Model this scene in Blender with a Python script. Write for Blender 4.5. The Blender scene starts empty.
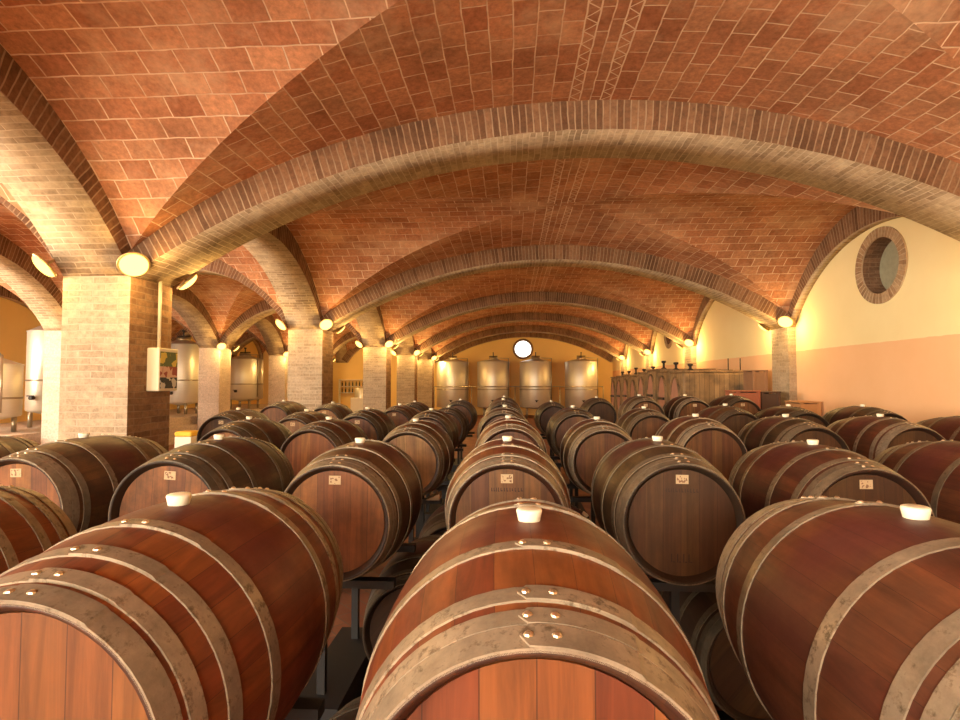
import bpy, bmesh, math, random
from math import sin, cos, pi, sqrt, atan2, radians
from mathutils import Vector, Matrix, noise
random.seed(7)
D = bpy.data
sc = bpy.context.scene
COL = sc.collection

# ------------------------------------------------------------------ mesh builder
class MB:
    def __init__(s):
        s.v, s.f, s.uv, s.mi, s.sm = [], [], [], [], []
    def vert(s, p):
        s.v.append(tuple(p)); return len(s.v) - 1
    def face(s, idx, uv=None, mi=0, smooth=False):
        s.f.append(tuple(idx)); s.uv.append(uv or [(0, 0)] * len(idx)); s.mi.append(mi); s.sm.append(smooth)
    def poly(s, pts, uv=None, mi=0, smooth=False):
        s.face([s.vert(p) for p in pts], uv, mi, smooth)
    def box(s, x0, x1, y0, y1, z0, z1, mi=0, M=None, skip=''):
        P = lambda x, y, z: (M @ Vector((x, y, z))) if M else (x, y, z)
        def q(ps, us):
            s.poly([P(*p) for p in ps], us, mi)
        if 'f' not in skip: q([(x0,y0,z0),(x1,y0,z0),(x1,y0,z1),(x0,y0,z1)], [(x0,z0),(x1,z0),(x1,z1),(x0,z1)])
        if 'b' not in skip: q([(x1,y1,z0),(x0,y1,z0),(x0,y1,z1),(x1,y1,z1)], [(x1,z0),(x0,z0),(x0,z1),(x1,z1)])
        if 'l' not in skip: q([(x0,y1,z0),(x0,y0,z0),(x0,y0,z1),(x0,y1,z1)], [(y1,z0),(y0,z0),(y0,z1),(y1,z1)])
        if 'r' not in skip: q([(x1,y0,z0),(x1,y1,z0),(x1,y1,z1),(x1,y0,z1)], [(y0,z0),(y1,z0),(y1,z1),(y0,z1)])
        if 't' not in skip: q([(x0,y0,z1),(x1,y0,z1),(x1,y1,z1),(x0,y1,z1)], [(x0,y0),(x1,y0),(x1,y1),(x0,y1)])
        if 'd' not in skip: q([(x0,y1,z0),(x1,y1,z0),(x1,y0,z0),(x0,y0,z0)], [(x0,y1),(x1,y1),(x1,y0),(x0,y0)])
    def lathe(s, prof, n=32, axis='z', c=(0,0,0), mi=0, smooth=True, cap0=False, cap1=False, a0=0.0, a1=2*pi):
        """prof: list of (h, r) along the axis"""
        full = abs(a1 - a0 - 2*pi) < 1e-6
        rings = []
        m = n if full else n + 1
        for h, r in prof:
            ring = []
            for i in range(m):
                a = a0 + (a1 - a0) * i / n
                if axis == 'z': p = (r*cos(a), r*sin(a), h)
                elif axis == 'y': p = (r*sin(a), h, r*cos(a))
                else: p = (h, r*cos(a), r*sin(a))
                ring.append(s.vert((p[0]+c[0], p[1]+c[1], p[2]+c[2])))
            rings.append(ring)
        for k in range(len(prof) - 1):
            for i in range(n):
                j = (i + 1) % m
                u0, u1 = (a0 + (a1-a0)*i/n), (a0 + (a1-a0)*(i+1)/n)
                s.face((rings[k][i], rings[k][j], rings[k+1][j], rings[k+1][i]),
                       [(u0, prof[k][0]), (u1, prof[k][0]), (u1, prof[k+1][0]), (u0, prof[k+1][0])], mi, smooth)
        if cap0: s.face(tuple(reversed(rings[0])), None, mi)
        if cap1: s.face(tuple(rings[-1]), None, mi)
    def tube(s, pts, r, n=8, mi=0, caps=True):
        pts = [Vector(p) for p in pts]
        rings = []
        for k, p in enumerate(pts):
            t = (pts[min(k+1, len(pts)-1)] - pts[max(k-1, 0)]).normalized()
            u = t.cross(Vector((0, 0, 1)))
            if u.length < 1e-3: u = t.cross(Vector((0, 1, 0)))
            u.normalize(); w = t.cross(u)
            rr = r[k] if isinstance(r, (list, tuple)) else r
            rings.append([s.vert(p + u*rr*cos(2*pi*i/n) + w*rr*sin(2*pi*i/n)) for i in range(n)])
        for k in range(len(pts)-1):
            for i in range(n):
                s.face((rings[k][i], rings[k][(i+1) % n], rings[k+1][(i+1) % n], rings[k+1][i]), None, mi, True)
        if caps:
            s.face(tuple(reversed(rings[0])), None, mi); s.face(tuple(rings[-1]), None, mi)
    def mesh(s, name, mats, fix=True):
        me = D.meshes.new(name)
        me.from_pydata(s.v, [], s.f)
        ul = me.uv_layers.new(name='UVMap')
        flat = [c for u in s.uv for c in u]
        for i, c in enumerate(flat): ul.data[i].uv = c
        for p, m, sm in zip(me.polygons, s.mi, s.sm):
            p.material_index = m; p.use_smooth = sm
        if fix:
            b = bmesh.new(); b.from_mesh(me)
            bmesh.ops.remove_doubles(b, verts=b.verts, dist=1e-5)
            if fix != 'merge': bmesh.ops.recalc_face_normals(b, faces=b.faces)
            b.to_mesh(me); b.free()
        for m in (mats if isinstance(mats, (list, tuple)) else [mats]): me.materials.append(m)
        return me
    def build(s, name, mats, parent=None, loc=(0,0,0), fix=True):
        return link(name, s.mesh(name, mats, fix), parent, loc)

def link(name, me, parent=None, loc=(0,0,0), color=None):
    o = D.objects.new(name, me); COL.objects.link(o)
    o.location = loc
    if parent: o.parent = parent
    if color: o.color = color
    return o
def tag(o, label=None, cat=None, group=None, kind=None):
    if label: o['label'] = label
    if cat: o['category'] = cat
    if group: o['group'] = group
    if kind: o['kind'] = kind
    return o
def empty(name, loc=(0,0,0), rz=0, **k):
    o = D.objects.new(name, None); COL.objects.link(o)
    o.location = loc; o.rotation_euler = (0, 0, rz); o.empty_display_size = .1
    return tag(o, **k)
def bevel(o, w=.01, seg=2):
    m = o.modifiers.new('bevel', 'BEVEL'); m.width = w; m.segments = seg; m.limit_method = 'ANGLE'
    return o

# ------------------------------------------------------------------ node helpers
class NT:
    def __init__(s, name):
        s.m = D.materials.new(name); s.m.use_nodes = True
        s.t = s.m.node_tree; s.t.nodes.clear()
        s.out = s.t.nodes.new('ShaderNodeOutputMaterial')
    def n(s, kind, **k):
        nd = s.t.nodes.new('ShaderNode' + kind)
        for a, b in k.items(): setattr(nd, a, b)
        return nd
    def put(s, sock, v):
        if hasattr(v, 'is_linked') or hasattr(v, 'links'): s.t.links.new(v, sock)
        else:
            if hasattr(sock, 'default_value') and hasattr(sock.default_value, '__len__') and not hasattr(v, '__len__'): v = (v,) * len(sock.default_value)
            if hasattr(v, '__len__') and len(v) == 3 and len(sock.default_value) == 4: v = (*v, 1)
            sock.default_value = v
    def math(s, op, a, b=None, c=None, clamp=False):
        nd = s.n('Math', operation=op, use_clamp=clamp)
        for i, x in enumerate((a, b, c)):
            if x is not None: s.put(nd.inputs[i], x)
        return nd.outputs[0]
    def mix(s, f, a, b, mode='MIX'):
        nd = s.n('Mix', data_type='RGBA', blend_type=mode)
        s.put(nd.inputs[0], f); s.put(nd.inputs[6], a); s.put(nd.inputs[7], b)
        return nd.outputs[2]
    def noise(s, vec, scale, detail=4, rough=.6, dist=0, dim='3D', w=None):
        nd = s.n('TexNoise', noise_dimensions=dim)
        if vec is not None: s.put(nd.inputs['Vector'], vec)
        if w is not None: s.put(nd.inputs['W'], w)
        nd.inputs['Scale'].default_value = scale; nd.inputs['Detail'].default_value = detail
        nd.inputs['Roughness'].default_value = rough; nd.inputs['Distortion'].default_value = dist
        return nd.outputs[0]
    def ramp(s, f, stops, interp='LINEAR'):
        nd = s.n('ValToRGB'); cr = nd.color_ramp; cr.interpolation = interp
        while len(cr.elements) < len(stops): cr.elements.new(.5)
        for e, (p, c) in zip(cr.elements, stops):
            e.position = p; e.color = (*c, 1) if hasattr(c, '__len__') else (c, c, c, 1)
        s.put(nd.inputs[0], f)
        return nd.outputs[0]
    def sep(s, v):
        nd = s.n('SeparateXYZ'); s.put(nd.inputs[0], v); return nd.outputs
    def comb(s, x, y, z):
        nd = s.n('CombineXYZ')
        for i, q in enumerate((x, y, z)): s.put(nd.inputs[i], q)
        return nd.outputs[0]
    def vmath(s, op, a, b):
        nd = s.n('VectorMath', operation=op); s.put(nd.inputs[0], a); s.put(nd.inputs[1], b); return nd.outputs[0]
    def co(s, kind='Object'):
        return s.n('TexCoord').outputs[kind]
    def world(s):
        return s.n('NewGeometry').outputs['Position']
    def bump(s, h, strength=.3, dist=.01):
        nd = s.n('Bump'); nd.inputs['Strength'].default_value = strength; nd.inputs['Distance'].default_value = dist
        s.put(nd.inputs['Height'], h); return nd.outputs[0]
    def pbr(s, col, rough=.6, metal=0, normal=None, spec=None, coat=None):
        b = s.n('BsdfPrincipled')
        s.put(b.inputs['Base Color'], col); s.put(b.inputs['Roughness'], rough); s.put(b.inputs['Metallic'], metal)
        if normal is not None: s.put(b.inputs['Normal'], normal)
        if spec is not None: s.put(b.inputs['Specular IOR Level'], spec)
        if coat is not None: s.put(b.inputs['Coat Weight'], coat); s.put(b.inputs['Coat Roughness'], .25)
        s.t.links.new(b.outputs[0], s.out.inputs[0])
        return s.m

def brick_mat(name, w, h, mortar, c1, c2, cm, stain=None, offset=.5, rough=.85, crown=False, mott=.5, bump=.5):
    t = NT(name)
    uv = t.co('UV'); wp = t.world()
    wob = t.noise(wp, 3.0, 2)
    wob = t.n('VectorMath', operation='SCALE')
    nz = t.n('TexNoise'); nz.inputs['Scale'].default_value = 4.0; t.put(nz.inputs['Vector'], wp)
    t.put(wob.inputs[0], t.vmath('SUBTRACT', nz.outputs[1], (.5, .5, .5))); wob.inputs[3].default_value = .028
    uvw = t.vmath('ADD', uv, wob.outputs[0])
    br = t.n('TexBrick', offset=offset, offset_frequency=2)
    t.put(br.inputs['Vector'], uvw)
    br.inputs['Scale'].default_value = 1; br.inputs['Mortar Size'].default_value = mortar
    br.inputs['Mortar Smooth'].default_value = .35; br.inputs['Bias'].default_value = 0
    br.inputs['Brick Width'].default_value = w; br.inputs['Row Height'].default_value = h
    t.put(br.inputs['Color1'], (0, 0, 0)); t.put(br.inputs['Color2'], (1, 1, 1)); t.put(br.inputs['Mortar'], (.5, .5, .5))
    base = t.mix(br.outputs['Color'], c1, c2)
    n1 = t.noise(wp, 1.1, 5, .65)
    n2 = t.noise(wp, 22, 4, .7)
    dark = t.ramp(n1, [(.3, 1.0 - mott), (.62, 1.0)])
    base = t.mix(1, base, dark, 'MULTIPLY')
    base = t.mix(1, base, t.ramp(n2, [(.25, .62), (.7, 1.15)]), 'MULTIPLY')
    fac = br.outputs['Fac']
    if crown:   # two zig-zag lines of pointing along the crown of the main barrel
        o = t.sep(uvw)
        d = t.math('SUBTRACT', t.math('ABSOLUTE', o[1]), .155)
        inside = t.math('LESS_THAN', t.math('ABSOLUTE', d), .058)
        edge = t.math('LESS_THAN', t.math('ABSOLUTE', t.math('SUBTRACT', t.math('ABSOLUTE', d), .052)), .008)
        tri = t.math('SUBTRACT', t.math('PINGPONG', o[0], .085), .0425)
        zig = t.math('LESS_THAN', t.math('ABSOLUTE', t.math('SUBTRACT', t.math('MULTIPLY', tri, 1.2), d)), .0085)
        lace = t.math('MAXIMUM', edge, zig)
        fac = t.math('ADD', t.math('MULTIPLY', fac, t.math('SUBTRACT', 1.0, inside)), t.math('MULTIPLY', lace, inside), clamp=True)
    mort = t.mix(t.noise(wp, 2.2, 3), cm, tuple(x * .72 for x in cm))
    mfac = t.math('MULTIPLY', fac, t.ramp(t.noise(wp, 5, 3), [(.30, .30), (.62, .95)]))
    if crown: mfac = t.math('MAXIMUM', mfac, t.math('MULTIPLY', t.math('MULTIPLY', lace, inside), .95))
    col = t.mix(mfac, base, mort)
    if stain:
        st = t.ramp(t.noise(wp, .75, 6, .72), [(.50, 0.0), (.70, stain[1])])
        col = t.mix(st, col, stain[0])
    hgt = t.math('ADD', t.math('MULTIPLY', fac, -1.0), t.math('MULTIPLY', n2, .35))
    return t.pbr(col, rough, 0, t.bump(hgt, bump, .012), .25)

def plain(name, col, rough=.6, metal=0, nscale=8, var=.15, bump=0, spec=None):
    t = NT(name); p = t.co('Object')
    n = t.noise(p, nscale, 4)
    c = t.mix(n, tuple(x*(1-var) for x in col), tuple(min(1, x*(1+var)) for x in col))
    return t.pbr(c, rough, metal, t.bump(n, bump, .005) if bump else None, spec)

def emit(name, col, strength):
    t = NT(name); e = t.n('Emission'); t.put(e.inputs[0], col); e.inputs[1].default_value = strength
    t.t.links.new(e.outputs[0], t.out.inputs[0]); return t.m

# ------------------------------------------------------------------ materials
VAULT = brick_mat('vault_tiles', .29, .192, .0075, (.50, .195, .088), (.68, .33, .165), (.92, .70, .47), ((.78, .55, .34), .55), crown=True, mott=.42)
ARCHB = brick_mat('arch_bricks', .27, .066, .007, (.36, .24, .13), (.56, .41, .24), (.62, .48, .31), ((.72, .58, .38), .5), mott=.45)
FACEB = brick_mat('arch_face_bricks', .068, .31, .008, (.19, .090, .042), (.34, .18, .09), (.46, .32, .19), None, offset=0, mott=.5)
PILB = brick_mat('pillar_bricks', .27, .070, .0065, (.37, .27, .165), (.49, .37, .24), (.50, .39, .27), None, mott=.35)
DARKB = brick_mat('dark_pillar_bricks', .27, .070, .006, (.24, .125, .06), (.40, .225, .11), (.36, .24, .14), None, mott=.4)  # darker brick for the hall-side faces of the arcade pillars
WHITEB = brick_mat('whitewashed_bricks', .27, .070, .005, (.62, .48, .37), (.68, .55, .44), (.60, .47, .36), None, mott=.2, bump=.3)
def floor_mat():
    t = NT('terracotta_tiles'); wp = t.world()
    mp = t.n('Mapping'); t.put(mp.inputs[0], wp); mp.inputs['Rotation'].default_value = (0, 0, radians(45))
    br = t.n('TexBrick', offset=.5); t.put(br.inputs['Vector'], mp.outputs[0])
    br.inputs['Scale'].default_value = 1; br.inputs['Brick Width'].default_value = .30; br.inputs['Row Height'].default_value = .15
    br.inputs['Mortar Size'].default_value = .006
    t.put(br.inputs['Color1'], (.24, .085, .042)); t.put(br.inputs['Color2'], (.34, .14, .07)); t.put(br.inputs['Mortar'], (.20, .12, .08))
    n = t.noise(wp, 2.5, 5)
    c = t.mix(1, br.outputs['Color'], t.ramp(n, [(.3, .7), (.7, 1.05)]), 'MULTIPLY')
    return t.pbr(c, .6, 0, t.bump(t.math('MULTIPLY', br.outputs['Fac'], -1.0), .3, .01))
FLOOR = floor_mat()
def wall_mat(name, split):
    t = NT(name); wp = t.world(); z = t.sep(wp)[2]
    n = t.noise(wp, 1.3, 5, .65)
    zz = t.math('ADD', z, t.math('MULTIPLY', t.math('SUBTRACT', t.noise(wp, 6, 2), .5), .02))
    up = t.mix(n, (.82, .67, .34), (.90, .77, .43))
    lo = t.mix(n, (.80, .47, .235), (.87, .545, .30))
    c = t.mix(t.math('GREATER_THAN', zz, split), lo, up)
    return t.pbr(c, .85, 0, t.bump(t.noise(wp, 30, 4), .15, .004), .2)
WALL = wall_mat('cream_and_apricot_plaster', 2.46)
YWALL = plain('ochre_plaster', (.86, .58, .20), .85, 0, 1.5, .08)
def wood_mat(name, head=False):
    t = NT(name); oi = t.n('ObjectInfo'); p = t.co('Object'); o = t.sep(p)
    rnd = oi.outputs['Random']
    sh = t.vmath('ADD', p, t.comb(t.math('MULTIPLY', rnd, 37.0), t.math('MULTIPLY', rnd, 11.0), t.math('MULTIPLY', rnd, 23.0)))
    q = t.sep(sh)
    if head:
        s = t.math('MULTIPLY', t.math('ADD', o[0], 1.0), 1/.083)
        gv = t.comb(t.math('MULTIPLY', q[0], 26), t.math('MULTIPLY', q[1], 26), t.math('MULTIPLY', q[2], 1.6))
    else:
        ang = t.math('ARCTAN2', o[0], o[2])
        s = t.math('ADD', t.math('MULTIPLY', ang, 28/(2*pi)), 40.0)
        gv = t.comb(t.math('MULTIPLY', q[0], 22), t.math('MULTIPLY', q[1], 1.6), t.math('MULTIPLY', q[2], 22))
    idn = t.math('FLOOR', s)
    fr = t.math('FRACT', s)
    wn = t.n('TexWhiteNoise', noise_dimensions='2D'); t.put(wn.inputs[0], t.comb(idn, t.math('MULTIPLY', rnd, 50), 0))
    seam = t.math('LESS_THAN', t.math('ABSOLUTE', t.math('SUBTRACT', fr, .5)), .492 if not head else .488)
    base = oi.outputs['Color']
    hs = t.n('HueSaturation'); t.put(hs.inputs['Color'], base)
    t.put(hs.inputs['Hue'], t.math('ADD', .493, t.math('MULTIPLY', wn.outputs[0], .016)))
    t.put(hs.inputs['Value'], t.math('ADD', .78, t.math('MULTIPLY', wn.outputs[0], .46)))
    grain = t.noise(gv, 1.0, 5, .65, .6)
    c = t.mix(1, hs.outputs[0], t.ramp(grain, [(.25, .45), (.72, 1.3)]), 'MULTIPLY')
    blot = t.noise(sh, 5.5, 5, .7)
    dirt = t.math('MULTIPLY', t.ramp(blot, [(.36, 0.0), (.66, 1.0)]), oi.outputs['Alpha'])
    c = t.mix(dirt, c, (.035, .028, .016) if not head else (.05, .026, .012))
    if not head:   # wine spilt around the bung, running down both sides of the belly
        a2 = t.math('ABSOLUTE', t.math('ARCTAN2', o[0], o[2]))
        g = t.math('MULTIPLY', t.math('SUBTRACT', 1.0, t.math('DIVIDE', t.math('ABSOLUTE', o[1]), .155), clamp=True),
                   t.math('SUBTRACT', 1.0, t.math('DIVIDE', a2, 1.9), clamp=True))
        g = t.math('MULTIPLY', t.math('ADD', g, t.math('MULTIPLY', t.math('SUBTRACT', blot, .5), .9)), 2.2, clamp=True)
        g = t.math('MULTIPLY', g, t.math('LESS_THAN', t.math('ABSOLUTE', o[1]), .152))
        c = t.mix(t.math('MULTIPLY', g, .62), c, (.095, .022, .020))
    if not head:   # darker end grain of the chime
        c = t.mix(t.math('MULTIPLY', t.math('GREATER_THAN', t.math('ABSOLUTE', o[1]), .4285), .8), c, (.02, .011, .007))
    c = t.mix(t.math('MULTIPLY', seam, 1.0), t.mix(.6, c, (.012, .006, .004)), c)
    bh = t.math('ADD', t.math('MULTIPLY', grain, .5), t.math('MULTIPLY', seam, .8))
    return t.pbr(c, t.ramp(blot, [(.3, .42), (.7, .62)]), 0, t.bump(bh, .22, .004), .3)
STAVE = wood_mat('oiled_oak_staves'); HEADW = wood_mat('oak_head_boards', True)
def hoop_mat():
    t = NT('galvanised_hoop'); oi = t.n('ObjectInfo'); p = t.co('Object')
    sh = t.vmath('ADD', p, t.comb(t.math('MULTIPLY', oi.outputs['Random'], 31.0), 0.0, t.math('MULTIPLY', oi.outputs['Random'], 17.0)))
    n = t.noise(sh, 9, 6, .7); n2 = t.noise(sh, 45, 4, .7)
    c = t.mix(1, oi.outputs['Color'], t.ramp(n, [(.32, .55), (.65, 1.15)]), 'MULTIPLY')
    rust = t.ramp(t.math('ADD', t.math('MULTIPLY', n2, .6), t.math('MULTIPLY', n, .4)), [(.53, 0.0), (.62, .8)])
    c = t.mix(rust, c, (.10, .065, .03))
    return t.pbr(c, t.ramp(n2, [(.3, .42), (.7, .6)]), .4, t.bump(n2, .08, .002))
HOOP = hoop_mat()
BRASS = plain('worn_rivet_steel', (.75, .58, .38), .3, .9)
BUNG = plain('cream_silicone', (.88, .82, .60), .45, 0, 10, .06)
def paper_mat():
    t = NT('paper_tag'); p = t.co('Object'); rnd = t.n('ObjectInfo').outputs['Random']
    o = t.sep(p)
    n = t.noise(t.vmath('ADD', p, t.comb(t.math('MULTIPLY', rnd, 9.0), 0.0, 0.0)), 75, 2)
    ed = t.math('MULTIPLY', t.math('LESS_THAN', t.math('ABSOLUTE', o[0]), .024), t.math('LESS_THAN', t.math('ABSOLUTE', o[2]), .017))
    c = t.mix(t.math('MULTIPLY', t.math('GREATER_THAN', n, .55), ed), (.50, .36, .20), (.20, .10, .05))
    return t.pbr(c, .8)
PAPER = paper_mat()
INK = plain('burnt_mark', (.035, .016, .008), .8)
BLACK = plain('black_painted_steel', (.012, .010, .009), .6, 0)
WEDGE = plain('pale_wood', (.50, .38, .24), .7, 0, 14, .25)
def steel_mat():
    t = NT('brushed_tank_steel'); p = t.co('Object'); o = t.sep(p)
    n = t.noise(t.comb(t.math('MULTIPLY', o[0], 3), t.math('MULTIPLY', o[1], 3), t.math('MULTIPLY', o[2], 60)), 1, 3)
    return t.pbr(t.mix(n, (.70, .66, .55), (.85, .81, .70)), t.ramp(n, [(.3, .36), (.7, .46)]), .65)
STEEL = steel_mat()
STEEL2 = plain('dull_pipe_steel', (.42, .36, .26), .35, .9)
DARKST = plain('dark_valve_iron', (.05, .045, .04), .45, .7)
CREAMP = plain('cream_painted_metal', (.82, .72, .48), .45, 0, 5, .05)
GLOBE = emit('lit_lamp_glass', (1.0, .62, .13), 2.6)
SKYG = emit('daylit_window_glass', (1.0, .96, .88), 2.0)
LAMPM = plain('lamp_base_brass', (.45, .30, .12), .4, .6)
STONE = plain('grey_green_window_board', (.33, .31, .20), .9, 0, 12, .3)
VATW = None
def vat_mat():
    t = NT('weathered_vat_boards'); p = t.co('Object'); o = t.sep(p); oi = t.n('ObjectInfo')
    s = t.math('MULTIPLY', t.math('ADD', t.math('ADD', o[0], o[1]), 20.0), 1/.11)
    fr = t.math('FRACT', s); idn = t.math('FLOOR', s)
    wn = t.n('TexWhiteNoise', noise_dimensions='2D'); t.put(wn.inputs[0], t.comb(idn, t.math('MULTIPLY', oi.outputs['Random'], 50), 0))
    n = t.noise(t.comb(t.math('MULTIPLY', o[0], 20), t.math('MULTIPLY', o[1], 20), t.math('MULTIPLY', o[2], 1.5)), 1, 4)
    b = t.noise(t.vmath('ADD', p, t.comb(t.math('MULTIPLY', oi.outputs['Random'], 30), 0.0, 0.0)), 2.2, 5)
    c = t.mix(wn.outputs[0], (.27, .155, .062), (.42, .26, .12))
    c = t.mix(1, c, t.ramp(n, [(.2, .7), (.7, 1.1)]), 'MULTIPLY')
    c = t.mix(t.ramp(b, [(.46, 0.0), (.66, .75)]), c, (.07, .048, .028))
    c = t.mix(t.math('LESS_THAN', fr, .05), c, (.03, .02, .012))
    return t.pbr(c, .7, 0, t.bump(n, .2, .004))
VATW = vat_mat()
PINKW = plain('wine_stained_boards', (.42, .20, .13), .65, 0, 6, .3)
REDW = plain('red_painted_wood', (.36, .11, .05), .6, 0, 5, .25)
DARKW = plain('dark_brown_wood', (.09, .045, .025), .65, 0, 5, .25)
BROWNW = plain('brown_plywood', (.30, .15, .07), .65, 0, 5, .2)
ORANGEW = plain('orange_brown_cardboard', (.55, .27, .10), .75, 0, 4, .15)
GLASSD = plain('dark_bottle_glass', (.03, .025, .012), .12)
WHITEP = plain('white_enamel', (.78, .72, .60), .4, 0, 4, .05)

# ------------------------------------------------------------------ plan of the cellar
H = 1.85                      # eye height
ZS, ZC, ZL = 2.95, 4.36, 4.27  # springing, crown of the cross arches, crown of the lengthwise arches
PF = [-.40, 5.43, 11.23, 17.10, 22.20, 27.20]   # front faces of the pillar rows
PW = .70
YR, YE = -5.8, 31.0            # rear and end walls
AX = (-3.92, 5.50)            # main nave between pillars and pilasters
BX = (-9.31, -4.65)           # first side aisle
CX = (-14.5, -10.0)           # second side aisle
XW = 5.65                     # right wall
VS, VR = ZS + .27, 1.44       # vault springing and rise

def arc_pts(a, b, zs, zc, n):
    c, h, r = (a+b)/2, (b-a)/2, zc - zs
    R = (h*h + r*r)/(2*r); zc0 = zc - R; th = math.asin(h/R)
    return [(c + R*sin(-th + 2*th*i/n), zc0 + R*cos(-th + 2*th*i/n), -th + 2*th*i/n, R) for i in range(n+1)]

def arch(name, axis, a, b, w0, w1, zc, thick=.36, zs=ZS, n=44, faces='fb', label=None):
    """segmental brick arch: its soffit, two faces and its (hidden) back"""
    m = MB(); P = arc_pts(a, b, zs, zc, n)
    def p(t, w, z): return (t, w, z) if axis == 'x' else (w, t, z)
    for i in range(n):
        (x0, z0, t0, R), (x1, z1, t1, _) = P[i], P[i+1]
        ex0, ez0, ex1, ez1 = x0 + thick*sin(t0), z0 + thick*cos(t0), x1 + thick*sin(t1), z1 + thick*cos(t1)
        s0, s1 = R*t0 + 20, R*t1 + 20
        m.poly([p(x0,w0,z0), p(x1,w0,z1), p(x1,w1,z1), p(x0,w1,z0)], [(w0,s0),(w0,s1),(w1,s1),(w1,s0)], 0, True)
        m.poly([p(ex0,w0,ez0), p(ex0,w1,ez0), p(ex1,w1,ez1), p(ex1,w0,ez1)], [(0,0)]*4, 0)
        for w in (w0, w1):
            m.poly([p(x0,w,z0), p(ex0,w,ez0), p(ex1,w,ez1), p(x1,w,z1)], [(s0,.005),(s0,.305),(s1,.305),(s1,.005)], 1)
    for i in (0, n):
        x0, z0, t0, R = P[i]
        m.poly([p(x0,w0,z0), p(x0,w1,z0), p(x0+thick*sin(t0),w1,z0+thick*cos(t0)), p(x0+thick*sin(t0),w0,z0+thick*cos(t0))], None, 0)
    o = m.build(name, [ARCHB, FACEB])
    return tag(o, label, 'arch', kind='structure')

def Fv(t):
    """profile shared by both barrels of a groin vault, 1 at the crown and 0 at the springing"""
    t = min(1, abs(t))
    def seg(h, r):
        R = (h*h+r*r)/(2*r); return (sqrt(R*R - (h*t)**2) - (R - r))/r
    return .55*seg(4.7, VR) + .45*seg(2.5, VR)

def vault(name, xr, yr, label, n=36):
    m = MB(); xc, yc, hx, hy = sum(xr)/2, sum(yr)/2, (xr[1]-xr[0])/2, (yr[1]-yr[0])/2
    T = [-1 + 2*i/n for i in range(n+1)]
    F = [Fv(t) for t in T]
    def arcs(h):
        L = [0]
        for i in range(n): L.append(L[-1] + sqrt((h*2/n)**2 + (VR*(F[i+1]-F[i]))**2))
        return [q - L[n//2] for q in L]
    Lx, Ly = arcs(hx), arcs(hy)
    idx = [[m.vert((xc + hx*T[i], yc + hy*T[j], VS + VR*max(F[i], F[j]))) for j in range(n+1)] for i in range(n+1)]
    def uvm(i, j): return (yc + hy*T[j], Lx[i])
    def uvl(i, j): return (xc + hx*T[i], Ly[j] + 9.0)
    def add(tri):
        ci = sum(q[0] for q in tri)/3 - n/2; cj = sum(q[1] for q in tri)/3 - n/2
        f = uvm if abs(ci) < abs(cj) else uvl
        m.face([idx[i][j] for i, j in tri], [f(i, j) for i, j in tri], 0, False)
    for i in range(n):
        for j in range(n):
            a, b, c, d = (i,j), (i+1,j), (i+1,j+1), (i,j+1)
            if (i < n//2) == (j < n//2): add((a,b,c)); add((a,c,d))
            else: add((a,b,d)); add((b,c,d))
    for i in (0, n):     # a thick back so the shell is solid seen from anywhere
        pass
    o = m.build(name, VAULT, fix=False)
    # faces look down into the room
    b = bmesh.new(); b.from_mesh(o.data); bmesh.ops.reverse_faces(b, faces=b.faces)
    b.to_mesh(o.data); b.free()
    for p_ in o.data.polygons: p_.use_smooth = False
    s = o.modifiers.new('shell', 'SOLIDIFY'); s.thickness = .12; s.offset = -1
    return tag(o, label, 'ceiling', kind='structure')

ordn = ['first', 'second', 'third', 'fourth', 'fifth', 'sixth', 'seventh', 'eighth', 'ninth', 'tenth']
BAYS = []
e = [YR] + [q for f in PF for q in (f, f+PW)] + [YE]
for k in range(0, len(e), 2): BAYS.append((e[k], e[k+1]))
place = {'A': 'over the barrel hall', 'B': 'over the near side aisle', 'C': 'over the far side aisle with tanks'}
for key, xr in (('A', AX), ('B', BX), ('C', CX)):
    for k, yr in enumerate(BAYS):
        vault('ceiling', xr, yr, f'red tiled groin vault {place[key]}, {ordn[k]} bay from the rear wall')
for k, y in enumerate(PF):
    for key, xr in (('A', AX), ('B', BX), ('C', CX)):
        arch('arch', 'x', xr[0], xr[1], y, y+PW, ZC if key == 'A' else ZL,
             thick=.45, label=f'wide brick cross arch {place[key]}, {ordn[k]} from the rear wall')
arch('arch', 'x', AX[0], AX[1], YE-.25, YE, ZC, label='thin brick arch against the far end wall of the hall')
arch('arch', 'x', BX[0], BX[1], YE-.25, YE, ZL, label='thin brick arch against the far end wall of the side aisle')
for k, (y0, y1) in enumerate(BAYS):
    arch('arch', 'y', y0, y1, BX[1], AX[0], ZL, thick=.5, label=f'brick arcade arch between hall and side aisle, {ordn[k]} from the rear wall')
    arch('arch', 'y', y0, y1, CX[1], BX[0], ZL, thick=.5, label=f'brick arcade arch between the two side aisles, {ordn[k]} from the rear wall')
    arch('arch', 'y', y0, y1, CX[0]-.05, CX[0]+.2, ZL, thick=.55, label=f'brick wall arch on the outer wall of the far aisle, {ordn[k]} from the rear wall')
    arch('arch', 'y', y0, y1, AX[1], XW, ZL, thick=.55, label=f'shallow brick wall arch on the cream wall, {ordn[k]} from the rear wall')
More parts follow.
